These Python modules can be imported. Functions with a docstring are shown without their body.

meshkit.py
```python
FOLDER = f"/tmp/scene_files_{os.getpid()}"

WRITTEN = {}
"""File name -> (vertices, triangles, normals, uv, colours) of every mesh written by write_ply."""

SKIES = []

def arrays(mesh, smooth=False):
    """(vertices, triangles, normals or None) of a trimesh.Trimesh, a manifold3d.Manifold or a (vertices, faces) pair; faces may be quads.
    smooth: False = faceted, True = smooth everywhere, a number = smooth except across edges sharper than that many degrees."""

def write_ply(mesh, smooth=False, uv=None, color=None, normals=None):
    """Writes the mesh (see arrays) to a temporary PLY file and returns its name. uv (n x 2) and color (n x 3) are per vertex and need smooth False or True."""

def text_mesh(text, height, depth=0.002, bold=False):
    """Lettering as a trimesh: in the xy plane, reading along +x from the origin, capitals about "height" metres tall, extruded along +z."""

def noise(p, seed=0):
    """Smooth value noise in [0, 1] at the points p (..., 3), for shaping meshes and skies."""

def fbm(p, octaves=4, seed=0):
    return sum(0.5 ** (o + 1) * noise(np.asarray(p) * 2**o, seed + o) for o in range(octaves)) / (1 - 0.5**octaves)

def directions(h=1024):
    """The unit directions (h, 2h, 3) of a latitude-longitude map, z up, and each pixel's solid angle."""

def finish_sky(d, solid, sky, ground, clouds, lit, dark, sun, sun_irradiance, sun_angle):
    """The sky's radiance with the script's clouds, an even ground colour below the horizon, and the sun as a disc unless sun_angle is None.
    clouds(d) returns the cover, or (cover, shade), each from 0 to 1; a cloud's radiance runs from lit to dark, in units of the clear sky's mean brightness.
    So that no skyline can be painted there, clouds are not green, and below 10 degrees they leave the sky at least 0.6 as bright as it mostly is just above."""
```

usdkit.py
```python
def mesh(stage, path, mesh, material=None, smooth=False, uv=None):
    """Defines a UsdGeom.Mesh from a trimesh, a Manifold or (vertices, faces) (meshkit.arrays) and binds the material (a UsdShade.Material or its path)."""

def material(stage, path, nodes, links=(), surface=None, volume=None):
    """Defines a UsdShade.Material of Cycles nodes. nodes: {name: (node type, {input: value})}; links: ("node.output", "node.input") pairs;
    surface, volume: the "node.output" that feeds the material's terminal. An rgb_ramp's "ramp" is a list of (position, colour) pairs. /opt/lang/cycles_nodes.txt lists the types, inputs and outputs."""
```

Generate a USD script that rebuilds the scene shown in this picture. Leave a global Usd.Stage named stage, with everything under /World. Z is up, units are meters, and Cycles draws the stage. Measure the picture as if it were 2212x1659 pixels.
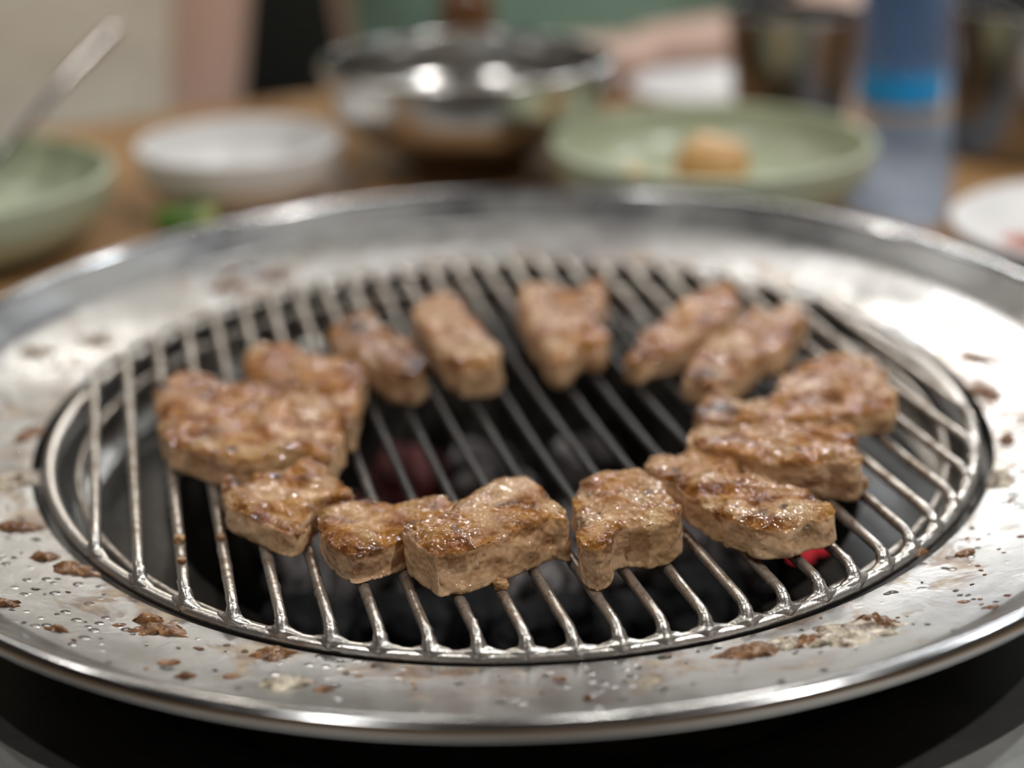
import math
import numpy as np
import trimesh
import manifold3d as m3
from manifold3d import Manifold, CrossSection
from scipy.spatial import cKDTree
from shapely.geometry import Polygon
from shapely.geometry.polygon import orient
from shapely import affinity
from pxr import Usd, UsdGeom, UsdLux, UsdShade, Gf, Sdf, Vt
import usdkit
from meshkit import noise, fbm

stage = Usd.Stage.CreateInMemory()
UsdGeom.SetStageUpAxis(stage, 'Z')
UsdGeom.SetStageMetersPerUnit(stage, 1.0)
world = UsdGeom.Xform.Define(stage, '/World')
stage.SetDefaultPrim(world.GetPrim())
UsdGeom.Scope.Define(stage, '/World/Looks')
PI = math.pi
W, H_PX = 2212, 1659

# ------------------------------------------------------------------ camera
F_PX, PITCH, ROLL = 3284.8, 0.4008, -0.0268
EYE = np.array([0.0005, -0.4498, 0.1989])
FWD = np.array([0, math.cos(PITCH), -math.sin(PITCH)])
UP0 = np.array([0, math.sin(PITCH), math.cos(PITCH)])
RT0 = np.array([1.0, 0, 0])
RT = RT0 * math.cos(ROLL) + UP0 * math.sin(ROLL)
UP = -RT0 * math.sin(ROLL) + UP0 * math.cos(ROLL)
cam = UsdGeom.Camera.Define(stage, '/World/camera')
AP = 36.0
FOC = F_PX / W * AP
cam.CreateHorizontalApertureAttr(AP)
cam.CreateVerticalApertureAttr(AP * H_PX / W)
cam.CreateFocalLengthAttr(FOC)
cam.CreateFStopAttr(FOC / 13.0)          # lens opening 13 mm
cam.CreateFocusDistanceAttr(0.376)
cam.CreateClippingRangeAttr(Gf.Vec2f(0.02, 100.0))
cam.CreateExposureAttr(-0.35)
mt = Gf.Matrix4d(1.0)
for i, row in enumerate((RT, UP, -FWD, EYE)):
    for j in range(3):
        mt[i, j] = float(row[j])
cam.AddTransformOp().Set(mt)

# ------------------------------------------------------------------ light: room lamps, plus added tubes for glints
CEIL = 1.65
FLOOR = -0.77


def disk_light(name, x, y, r, power, col=(1, 1, 1), z=CEIL - 0.022):
    l = UsdLux.DiskLight.Define(stage, '/World/' + name)
    l.CreateRadiusAttr(r)
    l.CreateIntensityAttr(power)
    l.CreateColorAttr(Gf.Vec3f(*col))
    l.AddTranslateOp().Set(Gf.Vec3d(x, y, z))
    return l


def rect_light(name, x, y, w, h, power, col=(1, 1, 1), rz=0, z=CEIL - 0.03):
    l = UsdLux.RectLight.Define(stage, '/World/' + name)
    l.CreateWidthAttr(w)
    l.CreateHeightAttr(h)
    l.CreateIntensityAttr(power)
    l.CreateColorAttr(Gf.Vec3f(*col))
    l.AddTranslateOp().Set(Gf.Vec3d(x, y, z))
    l.AddRotateZOp().Set(rz)
    return l


COOL, WARM = (0.93, 0.97, 1.0), (1.0, 0.82, 0.58)
PANELS = [(1.25, 1.25, 1.0, 0.2, 6, COOL, 14), (-1.15, 1.1, 1.0, 0.2, 6, (1, .97, .92), 14)]
SPOTS = [(-0.60, -0.55, 0.03, 1350, (1, .98, .95)), (0.95, -0.45, 0.03, 2900, (1, .98, .95)), (1.30, 0.70, 0.03, 1350, COOL), (-1.20, 0.55, 0.03, 450, (1, .96, .9)), (0.15, 1.00, 0.03, 600, (1, .97, .92)), (-0.60, 2.50, 0.03, 900, (1, .93, .82)), (0.50, 2.55, 0.03, 1900, (1, .97, .93))]
TUBES = [(-1.0, 30, (1, .93, .84)), (0.05, 120, (1, .97, .92)), (1.1, 90, COOL)]      # added back-wall tubes for meat glints: x of the middle, radiance, colour

# ------------------------------------------------------------------ helpers
USED = {}


def numbered(parent, name):
    k = (parent, name)
    n = USED.get(k, 0)
    USED[k] = n + 1
    return name if n == 0 else f'{name}_{n:03d}'


def path_of(name, parent=None):
    base = '/World' if parent is None else str(parent.GetPath())
    return base + '/' + numbered(base, name)


def tag(p, label=None, cat=None, group=None, kind=None):
    for k, v in (('label', label), ('category', cat), ('group', group), ('kind', kind)):
        if v:
            p.SetCustomDataByKey(k, v)
    return p


def thing(name, label, cat, loc=(0, 0, 0), rz=0.0, group=None):
    x = UsdGeom.Xform.Define(stage, path_of(name))
    x.AddTranslateOp().Set(Gf.Vec3d(*map(float, loc)))
    if rz:
        x.AddRotateZOp().Set(float(rz))
    return tag(x.GetPrim(), label, cat, group)


def obj(name, mesh, mat, parent=None, smooth=35, label=None, attrs=None, kind=None):
    m = usdkit.mesh(stage, path_of(name, parent), mesh, mat, smooth=smooth)
    if attrs:
        api = UsdGeom.PrimvarsAPI(m)
        for k, v in attrs.items():
            api.CreatePrimvar(k, Sdf.ValueTypeNames.FloatArray, 'vertex').Set(Vt.FloatArray.FromNumpy(np.asarray(v, np.float32)))
    return tag(m.GetPrim(), label, kind=kind)


def at(px, py, z):
    d = FWD + (px - W / 2) / F_PX * RT - (py - H_PX / 2) / F_PX * UP
    return EYE + (z - EYE[2]) / d[2] * d


def at_surface(px, py, zf):
    z = 0.0
    for _ in range(12):
        p = at(px, py, z)
        z = zf(p[0], p[1])
    return at(px, py, z)


def lathe(profile, sections=128, closed=True):
    """profile: (r, z) points; closed profiles are revolved into a solid ring."""
    pts = np.array(profile, float)
    if closed and not np.allclose(pts[0], pts[-1]):
        pts = np.vstack([pts, pts[:1]])
    n = len(pts)
    a = np.arange(sections) * 2 * PI / sections
    v = np.stack([pts[None, :, 0] * np.cos(a)[:, None], pts[None, :, 0] * np.sin(a)[:, None], np.broadcast_to(pts[None, :, 1], (sections, n))], -1).reshape(-1, 3)
    f = []
    for i in range(sections):
        j = (i + 1) % sections
        for k in range(n - 1):
            f.append((i * n + k, j * n + k, j * n + k + 1, i * n + k + 1))
    f = np.array(f)
    m = trimesh.Trimesh(v, np.vstack([f[:, [0, 1, 2]], f[:, [0, 2, 3]]]), process=False)
    m.merge_vertices(merge_norm=True, merge_tex=True)
    m.update_faces(m.nondegenerate_faces())
    if m.is_watertight and m.volume < 0:
        m.invert()
    return m


def smooth_profile(pts, n=60):
    """Catmull-Rom through the profile points."""
    p = np.array(pts, float)
    p = np.vstack([2 * p[0] - p[1], p, 2 * p[-1] - p[-2]])
    out = []
    segs = len(p) - 3
    per = max(3, n // segs)
    for i in range(segs):
        t = np.linspace(0, 1, per, endpoint=(i == segs - 1))[:, None]
        a, b, c, d = p[i:i + 4]
        out.append(0.5 * ((2 * b) + (-a + c) * t + (2 * a - 5 * b + 4 * c - d) * t ** 2 + (-a + 3 * b - 3 * c + d) * t ** 3))
    return np.vstack(out)


def shell_of(outer, th):
    """A bowl's closed profile from its outer line (axis to rim), wall th thick with a rounded lip."""
    o = np.array(outer, float)
    t = np.gradient(o, axis=0)
    t /= np.linalg.norm(t, axis=1, keepdims=True) + 1e-12
    nrm = np.stack([-t[:, 1], t[:, 0]], 1)
    inner = o + nrm * th
    inner[:, 0] = np.maximum(inner[:, 0], 0)
    c = (o[-1] + inner[-1]) / 2
    lip = [c + th / 2 * (-nrm[-1] * math.cos(a) + t[-1] * math.sin(a)) for a in np.linspace(0.3, PI - 0.3, 6)]
    return np.vstack([o, lip, inner[::-1]])


def tube(points, radii, sides=10, cap=True):
    p = np.asarray(points, float)
    n = len(p)
    r = np.broadcast_to(np.asarray(radii, float), (n,)) if np.ndim(radii) < 2 else None
    t = np.gradient(p, axis=0)
    t /= np.linalg.norm(t, axis=1, keepdims=True) + 1e-12
    ref = np.array([0, 0, 1.0]) if abs(t[:, 2]).mean() < 0.8 else np.array([1.0, 0, 0])
    a = np.cross(t, ref)
    a /= np.linalg.norm(a, axis=1, keepdims=True) + 1e-12
    b = np.cross(a, t)
    ang = np.arange(sides) * 2 * PI / sides
    rr = r[:, None] * np.ones(sides)[None] if np.ndim(radii) < 2 else np.asarray(radii)
    v = p[:, None] + rr[..., None] * (np.cos(ang)[None, :, None] * a[:, None] + np.sin(ang)[None, :, None] * b[:, None])
    i, j = np.meshgrid(np.arange(n - 1), np.arange(sides), indexing='ij')
    q = np.stack([i * sides + j, i * sides + (j + 1) % sides, (i + 1) * sides + (j + 1) % sides, (i + 1) * sides + j], -1).reshape(-1, 4)
    f = np.vstack([q[:, [0, 1, 2]], q[:, [0, 2, 3]]])
    v = v.reshape(-1, 3)
    if cap:
        k = len(v)
        v = np.vstack([v, p[0], p[-1]])
        jj = np.arange(sides)
        f = np.vstack([f, np.stack([np.full(sides, k), (jj + 1) % sides, jj], 1), np.stack([np.full(sides, k + 1), (n - 1) * sides + jj, (n - 1) * sides + (jj + 1) % sides], 1)])
    m = trimesh.Trimesh(v, f, process=False)
    if m.volume < 0:
        m.invert()
    return m


def torus(R, r, z=0, sec=160, sides=14):
    a = np.arange(sides) * 2 * PI / sides
    return lathe([(R + r * math.cos(x), z + r * math.sin(x)) for x in a], sec)


def to_tm(man):
    m = man.to_mesh()
    return trimesh.Trimesh(np.array(m.vert_properties[:, :3], float), np.array(m.tri_verts), process=False)


def box(x0, y0, z0, x1, y1, z1, ch=0.0):
    e = np.array([x1 - x0, y1 - y0, z1 - z0])
    c = np.array([x1 + x0, y1 + y0, z1 + z0]) / 2
    if ch <= 0:
        m = trimesh.creation.box(e)
    else:
        s = []
        for sx in (-1, 1):
            for sy in (-1, 1):
                for sz in (-1, 1):
                    for ax in range(3):
                        q = np.array([sx, sy, sz]) * (e / 2 - ch)
                        q[ax] += ch * [sx, sy, sz][ax]
                        s.append(q)
        m = trimesh.convex.convex_hull(np.array(s))
    m.apply_translation(c)
    return m


def limb(points, radii, edge=0.012, it=8, more=()):
    """One continuous body: hulls of the spheres at neighbouring joints, united and smoothed."""
    parts = []
    for chain, rad in ((points, radii), *more):
        sp = [Manifold.sphere(r, 20).translate(tuple(map(float, p))) for p, r in zip(chain, rad)]
        for a, b in zip(sp[:-1], sp[1:]):
            parts.append(Manifold.batch_hull([a, b]))
    m = Manifold.batch_boolean(parts, m3.OpType.Add).refine_to_length(edge)
    t = to_tm(m)
    trimesh.smoothing.filter_taubin(t, iterations=it)
    return t


# ------------------------------------------------------------------ materials
def mat(name, nodes, links, surface='p.BSDF'):
    return usdkit.material(stage, '/World/Looks/' + name, nodes, links, surface=surface)


def plain(name, col, rough=0.5, metal=0.0, **kw):
    return mat(name, {'p': ('principled_bsdf', {'base_color': col, 'roughness': rough, 'metallic': metal, **kw})}, [])


def mottled(name, c1, c2, scale, rough=0.5, bump=0.0, bscale=None, metal=0.0, r2=None, stretch=(1, 1, 1), lo=0.35, hi=0.65, dist=0.001, **kw):
    nodes = {'g': ('geometry', {}), 'mp': ('mapping', {'scale': stretch}), 'n': ('noise_texture', {'scale': scale, 'detail': 5, 'roughness': 0.6}),
             'r': ('rgb_ramp', {'ramp': [(lo, c1), (hi, c2)]}), 'p': ('principled_bsdf', {'roughness': rough, 'metallic': metal, **kw})}
    links = [('g.position', 'mp.vector'), ('mp.vector', 'n.vector'), ('n.fac', 'r.fac'), ('r.color', 'p.base_color')]
    if r2 is not None:
        nodes['rr'] = ('map_range', {'from_min': lo, 'from_max': hi, 'to_min': rough, 'to_max': r2, 'clamp': True})
        links += [('n.fac', 'rr.value'), ('rr.result', 'p.roughness')]
    if bump:
        nodes['nb'] = ('noise_texture', {'scale': bscale or scale * 3, 'detail': 4})
        nodes['b'] = ('bump', {'strength': bump, 'distance': dist})
        links += [('mp.vector', 'nb.vector'), ('nb.fac', 'b.height'), ('b.normal', 'p.normal')]
    return mat(name, nodes, links)


# grill plate: stainless steel with baked-on stains, smears of grease and fine spatter
def plate_material():
    n = {'g': ('geometry', {}),
         'sep': ('separate_xyz', {}), 'x2': ('math', {'math_type': 'multiply'}), 'y2': ('math', {'math_type': 'multiply'}), 's': ('math', {'math_type': 'add'}), 'rad': ('math', {'math_type': 'sqrt'}),
         # stains, more of them near the opening
         'n1': ('noise_texture', {'scale': 55, 'detail': 8, 'roughness': 0.68, 'distortion': 0.6}),
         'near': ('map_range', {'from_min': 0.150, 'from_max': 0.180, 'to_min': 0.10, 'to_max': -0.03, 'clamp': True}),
         'a1': ('math', {'math_type': 'add'}),
         'm1': ('map_range', {'range_type': 'smoothstep', 'from_min': 0.56, 'from_max': 0.69, 'to_min': 0, 'to_max': 0.85, 'clamp': True}),
         'n2': ('noise_texture', {'scale': 16, 'detail': 6, 'roughness': 0.6}),
         'm2': ('map_range', {'range_type': 'smoothstep', 'from_min': 0.42, 'from_max': 0.66, 'to_min': 0, 'to_max': 1, 'clamp': True}),
         'n3': ('noise_texture', {'scale': 140, 'detail': 4}),
         'st': ('rgb_ramp', {'ramp': [(0.3, (0.05, 0.018, 0.008)), (0.5, (0.16, 0.085, 0.038)), (0.7, (0.36, 0.29, 0.18))]}),
         'steel': ('mix_color', {'a': (0.33, 0.33, 0.33), 'b': (0.25, 0.245, 0.235)}),
         'col': ('mix_color', {}),
         'met': ('map_range', {'from_min': 0, 'from_max': 0.85, 'to_min': 1.0, 'to_max': 0.15, 'clamp': True}),
         'ro': ('map_range', {'from_min': 0, 'from_max': 1, 'to_min': 0.26, 'to_max': 0.44, 'clamp': True}),
         # relief: greasy film and small drops
         'v': ('voronoi_texture', {'scale': 210, 'feature': 'f1'}),
         'vm': ('map_range', {'range_type': 'smoothstep', 'from_min': 0.12, 'from_max': 0.3, 'to_min': 1, 'to_max': 0, 'clamp': True}),
         'nm': ('noise_texture', {'scale': 24, 'detail': 3}),
         'nmm': ('map_range', {'range_type': 'smoothstep', 'from_min': 0.5, 'from_max': 0.62, 'to_min': 0, 'to_max': 1, 'clamp': True}),
         'drop': ('math', {'math_type': 'multiply'}),
         'bh': ('math', {'math_type': 'multiply_add', 'value2': 0.35}),
         'b': ('bump', {'strength': 0.4, 'distance': 0.0014}),
         'p': ('principled_bsdf', {})}
    l = [('g.position', 'sep.vector'), ('sep.x', 'x2.value1'), ('sep.x', 'x2.value2'), ('sep.y', 'y2.value1'), ('sep.y', 'y2.value2'), ('x2.value', 's.value1'), ('y2.value', 's.value2'), ('s.value', 'rad.value1'),
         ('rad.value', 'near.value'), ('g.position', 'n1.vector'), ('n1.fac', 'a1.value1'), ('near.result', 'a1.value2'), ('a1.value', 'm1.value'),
         ('g.position', 'n2.vector'), ('n2.fac', 'm2.value'), ('g.position', 'n3.vector'), ('n3.fac', 'st.fac'), ('m2.result', 'steel.fac'),
         ('steel.result', 'col.a'), ('st.color', 'col.b'), ('m1.result', 'col.fac'), ('col.result', 'p.base_color'), ('m1.result', 'met.value'), ('met.result', 'p.metallic'), ('m2.result', 'ro.value'), ('ro.result', 'p.roughness'),
         ('g.position', 'v.vector'), ('v.distance', 'vm.value'), ('g.position', 'nm.vector'), ('nm.fac', 'nmm.value'), ('vm.result', 'drop.value1'), ('nmm.result', 'drop.value2'),
         ('n1.fac', 'bh.value1'), ('drop.value', 'bh.value3'), ('bh.value', 'b.height'), ('b.normal', 'p.normal')]
    return mat('greasy_steel', n, l)


M_plate = plate_material()


# grate wire: bright steel at the ends, sooty and crusted over the fire
def wire_material():
    n = {'g': ('geometry', {}), 'sep': ('separate_xyz', {}), 'x2': ('math', {'math_type': 'multiply'}), 'y2': ('math', {'math_type': 'multiply'}), 's': ('math', {'math_type': 'add'}), 'rad': ('math', {'math_type': 'sqrt'}),
         'n0': ('noise_texture', {'scale': 60, 'detail': 3}), 'nj': ('math', {'math_type': 'multiply_add', 'value2': 0.06, 'value3': -0.03}), 'rj': ('math', {'math_type': 'add'}),
         'soot': ('map_range', {'range_type': 'smoothstep', 'from_min': 0.062, 'from_max': 0.115, 'to_min': 0.97, 'to_max': 0.0, 'clamp': True}),
         'n1': ('noise_texture', {'scale': 330, 'detail': 5, 'roughness': 0.65}),
         'rust': ('map_range', {'range_type': 'smoothstep', 'from_min': 0.44, 'from_max': 0.62, 'to_min': 0.25, 'to_max': 0.9, 'clamp': True}),
         'endm': ('map_range', {'range_type': 'smoothstep', 'from_min': 0.134, 'from_max': 0.1425, 'to_min': 1.0, 'to_max': 0.12, 'clamp': True}),
         'rm': ('math', {'math_type': 'multiply'}),
         'c1': ('mix_color', {'a': (0.60, 0.57, 0.53), 'b': (0.16, 0.098, 0.048)}),
         'c2': ('mix_color', {'b': (0.018, 0.018, 0.019)}), 'om': ('math', {'math_type': 'subtract', 'value1': 1.0}), 'm2': ('math', {'math_type': 'multiply'}),
         'me': ('map_range', {'from_min': 0, 'from_max': 1, 'to_min': 1.0, 'to_max': 0.35, 'clamp': True}),
         'b': ('bump', {'strength': 0.3, 'distance': 0.0009}),
         'p': ('principled_bsdf', {'roughness': 0.3, 'specular_ior_level': 0.14})}
    l = [('g.position', 'sep.vector'), ('sep.x', 'x2.value1'), ('sep.x', 'x2.value2'), ('sep.y', 'y2.value1'), ('sep.y', 'y2.value2'), ('x2.value', 's.value1'), ('y2.value', 's.value2'), ('s.value', 'rad.value1'),
         ('g.position', 'n0.vector'), ('n0.fac', 'nj.value1'), ('rad.value', 'rj.value1'), ('nj.value', 'rj.value2'), ('rj.value', 'soot.value'),
         ('g.position', 'n1.vector'), ('n1.fac', 'rust.value'), ('rad.value', 'endm.value'), ('rust.result', 'rm.value1'), ('endm.result', 'rm.value2'), ('rm.value', 'c1.fac'),
         ('c1.result', 'c2.a'), ('soot.result', 'c2.fac'), ('c2.result', 'p.base_color'), ('rm.value', 'me.value'), ('soot.result', 'om.value2'), ('me.result', 'm2.value1'), ('om.value', 'm2.value2'), ('m2.value', 'p.metallic'), ('n1.fac', 'b.height'), ('b.normal', 'p.normal')]
    return mat('grate_wire', n, l)


M_wire = wire_material()


def meat_material():
    n = {'g': ('geometry', {}), 'se': ('attribute', {'attribute': 'sear'}), 'fa': ('attribute', {'attribute': 'fat'}), 'ch': ('attribute', {'attribute': 'char'}),
         'n1': ('noise_texture', {'scale': 130, 'detail': 7, 'roughness': 0.6}),
         'raw': ('rgb_ramp', {'ramp': [(0.3, (0.47, 0.28, 0.155)), (0.5, (0.56, 0.36, 0.21)), (0.7, (0.64, 0.44, 0.27))]}),
         'brn': ('rgb_ramp', {'ramp': [(0.30, (0.07, 0.018, 0.005)), (0.42, (0.20, 0.066, 0.011)), (0.56, (0.34, 0.142, 0.027)), (0.72, (0.50, 0.255, 0.072))]}),
         'fc': ('rgb_ramp', {'ramp': [(0.3, (0.38, 0.21, 0.085)), (0.7, (0.50, 0.34, 0.18))]}),
         'c1': ('mix_color', {}), 'c2': ('mix_color', {}), 'c3': ('mix_color', {'b': (0.035, 0.012, 0.006)}),
         # relief: the crust's fine beads of fat, larger than a dot of the picture so that each glints
         'n2': ('noise_texture', {'scale': 780, 'detail': 0}), 'n5': ('noise_texture', {'scale': 390, 'detail': 0}),
         'h1': ('math', {'math_type': 'multiply', 'value2': 0.75}), 'h2': ('math', {'math_type': 'multiply_add', 'value2': 0.8}),
         'b': ('bump', {'strength': 0.75, 'distance': 0.0011}),
         'bs': ('map_range', {'from_min': 0.1, 'from_max': 0.7, 'to_min': 0.3, 'to_max': 0.85, 'clamp': True}),
         'n4': ('noise_texture', {'scale': 75, 'detail': 3}),
         'cw': ('map_range', {'from_min': 0.40, 'from_max': 0.58, 'to_min': 0.15, 'to_max': 1.0, 'clamp': True}),
         'p': ('principled_bsdf', {'subsurface_weight': 0.07, 'subsurface_scale': 0.003, 'subsurface_radius': (1.0, 0.45, 0.25), 'roughness': 0.5, 'coat_roughness': 0.07, 'coat_ior': 1.65, 'specular_ior_level': 0.12})}
    l = [('g.position', 'n1.vector'), ('g.position', 'n2.vector'), ('g.position', 'n5.vector'), ('n1.fac', 'raw.fac'), ('n1.fac', 'brn.fac'), ('n1.fac', 'fc.fac'),
         ('raw.color', 'c1.a'), ('brn.color', 'c1.b'), ('se.fac', 'c1.fac'), ('c1.result', 'c2.a'), ('fc.color', 'c2.b'), ('fa.fac', 'c2.fac'), ('c2.result', 'c3.a'), ('ch.fac', 'c3.fac'),
         ('c3.result', 'p.base_color'), ('n2.fac', 'h1.value1'), ('n5.fac', 'h2.value1'), ('h1.value', 'h2.value3'), ('se.fac', 'bs.value'), ('bs.result', 'b.strength'), ('h2.value', 'b.height'), ('b.normal', 'p.normal'), ('b.normal', 'p.coat_normal'),
         ('g.position', 'n4.vector'), ('n4.fac', 'cw.value'), ('cw.result', 'p.coat_weight')]
    return mat('grilled_pork', n, l)


M_meat = meat_material()
M_soot_shade = mottled('soot_shade_steel', (0.010, 0.0095, 0.009), (0.040, 0.036, 0.030), 26, rough=0.30, r2=0.5, metal=0.4, specular_ior_level=0.3, bump=0.3, bscale=160)  # real soot on the pot; stands for shade on lip and foot ring
M_wall = mottled('pit_wall_steel', (0.16, 0.15, 0.14), (0.50, 0.48, 0.45), 18, rough=0.22, r2=0.4, metal=1.0, bump=0.15, bscale=90)
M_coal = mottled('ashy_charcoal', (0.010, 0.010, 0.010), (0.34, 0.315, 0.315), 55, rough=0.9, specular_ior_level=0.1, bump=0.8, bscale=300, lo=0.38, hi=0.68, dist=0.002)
M_coal_shaded = mottled('shaded_charcoal', (0.005, 0.005, 0.006), (0.02, 0.02, 0.022), 70, rough=0.7, specular_ior_level=0.15, bump=0.8, bscale=300, lo=0.4, hi=0.75, dist=0.002)
M_ember = mat('ember', {'g': ('geometry', {}), 'n': ('noise_texture', {'scale': 70, 'detail': 3}), 'r': ('map_range', {'from_min': 0.42, 'from_max': 0.6, 'to_min': 0.0, 'to_max': 0.009, 'clamp': True}),
                        'p': ('principled_bsdf', {'base_color': (0.10, 0.03, 0.03), 'roughness': 0.9, 'emission_color': (1.0, 0.035, 0.06)})},
              [('g.position', 'n.vector'), ('n.fac', 'r.value'), ('r.result', 'p.emission_strength')])
M_hot = mat('hot_ember', {'p': ('principled_bsdf', {'base_color': (0.12, 0.02, 0.02), 'roughness': 0.9, 'emission_color': (1.0, 0.05, 0.07), 'emission_strength': 0.40})}, [])
M_rim = mottled('rim_steel', (0.38, 0.38, 0.38), (0.46, 0.46, 0.46), 22, rough=0.12, r2=0.2, metal=1.0, bump=0.06, bscale=120)
M_table_steel = mottled('brushed_table_steel', (0.42, 0.42, 0.40), (0.55, 0.55, 0.53), 14, rough=0.42, r2=0.52, metal=0.85, bump=0.12, bscale=220)
M_shaded_steel = mottled('shaded_steel', (0.10, 0.10, 0.095), (0.18, 0.175, 0.165), 14, rough=0.45, metal=0.8)
M_wood = mottled('table_wood', (0.28, 0.145, 0.055), (0.46, 0.27, 0.12), 9, rough=0.38, r2=0.5, stretch=(1, 7, 1), lo=0.32, hi=0.68, bump=0.1)
M_steel = mottled('polished_steel', (0.52, 0.51, 0.49), (0.60, 0.59, 0.57), 12, rough=0.17, r2=0.28, metal=1.0)
M_cup = mottled('brushed_cup_steel', (0.25, 0.235, 0.22), (0.30, 0.285, 0.27), 12, rough=0.16, r2=0.24, metal=1.0)
M_green = mottled('green_melamine', (0.42, 0.46, 0.32), (0.46, 0.50, 0.355), 20, rough=0.28)
M_white = mottled('white_melamine', (0.78, 0.77, 0.76), (0.84, 0.83, 0.82), 14, rough=0.3)
M_resid = mottled('burnt_residue', (0.055, 0.018, 0.010), (0.32, 0.155, 0.06), 260, rough=0.22, bump=0.6, bscale=500, lo=0.3, hi=0.7)
M_resid_pale = mottled('pale_crust', (0.07, 0.028, 0.014), (0.58, 0.50, 0.38), 300, rough=0.2, bump=0.6, bscale=500, lo=0.36, hi=0.6)
M_grease = mat('grease_drop', {'p': ('principled_bsdf', {'base_color': (0.95, 0.92, 0.86), 'roughness': 0.05, 'transmission_weight': 1.0, 'ior': 1.45})}, [])
M_crumb = mottled('crumb', (0.18, 0.075, 0.025), (0.50, 0.30, 0.13), 400, rough=0.35, bump=0.5, bscale=700)
M_skin = mottled('skin', (0.66, 0.45, 0.36), (0.72, 0.51, 0.42), 22, rough=0.5, subsurface_weight=0.15, subsurface_scale=0.006, subsurface_radius=(1, 0.4, 0.2))
M_beige = mottled('beige_cotton', (0.72, 0.68, 0.57), (0.78, 0.74, 0.63), 16, rough=0.9, bump=0.4, bscale=40, dist=0.004)
M_teal = mottled('teal_cotton', (0.18, 0.29, 0.225), (0.22, 0.34, 0.27), 16, rough=0.9, bump=0.3, bscale=40)
M_hair = plain('dark_hair', (0.02, 0.013, 0.01), 0.45)
M_seat = mottled('black_vinyl', (0.012, 0.011, 0.012), (0.022, 0.018, 0.016), 9, rough=0.55)
M_trousers = plain('dark_denim', (0.015, 0.018, 0.03), 0.9)
M_blue = mat('blue_plastic', {'p': ('principled_bsdf', {'base_color': (0.13, 0.24, 0.44), 'roughness': 0.15, 'transmission_weight': 0.3, 'ior': 1.4})}, [])
M_blue_caustic = mat('blue_caustic_plastic', {'p': ('principled_bsdf', {'base_color': (0.02, 0.42, 1.0), 'roughness': 0.15})}, [])
M_paper = mottled('pale_paper', (0.19, 0.22, 0.275), (0.23, 0.255, 0.31), 14, rough=0.6)
M_brown = mat('brown_glass', {'p': ('principled_bsdf', {'base_color': (0.16, 0.075, 0.03), 'roughness': 0.12})}, [])
M_chili = mottled('green_chili', (0.05, 0.14, 0.008), (0.09, 0.22, 0.012), 60, rough=0.25)
M_chili_cut = plain('chili_flesh', (0.42, 0.48, 0.17), 0.4)
M_dumpling = mottled('tan_garlic', (0.55, 0.31, 0.11), (0.64, 0.42, 0.19), 40, rough=0.4, subsurface_weight=0.2, subsurface_scale=0.004)
M_sauce = mottled('pale_sauce', (0.62, 0.50, 0.34), (0.72, 0.63, 0.48), 40, rough=0.2)
M_red = mottled('red_morsel', (0.42, 0.08, 0.04), (0.55, 0.17, 0.10), 90, rough=0.35)
M_wallpaint = mottled('wall_paint', (0.085, 0.07, 0.055), (0.105, 0.085, 0.07), 2, rough=0.8)
M_added_glow = mat('added_pane_glow', {'e': ('emission', {'color': (.86, .94, 1.0), 'strength': 1.1})}, [], surface='e.emission')
M_bounce_wall = mottled('white_bounce_wall', (0.78, 0.78, 0.77), (0.82, 0.82, 0.81), 2, rough=0.35)
M_backpaint = mottled('back_wall_paint', (0.15, 0.125, 0.10), (0.18, 0.15, 0.12), 2, rough=0.8)
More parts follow.
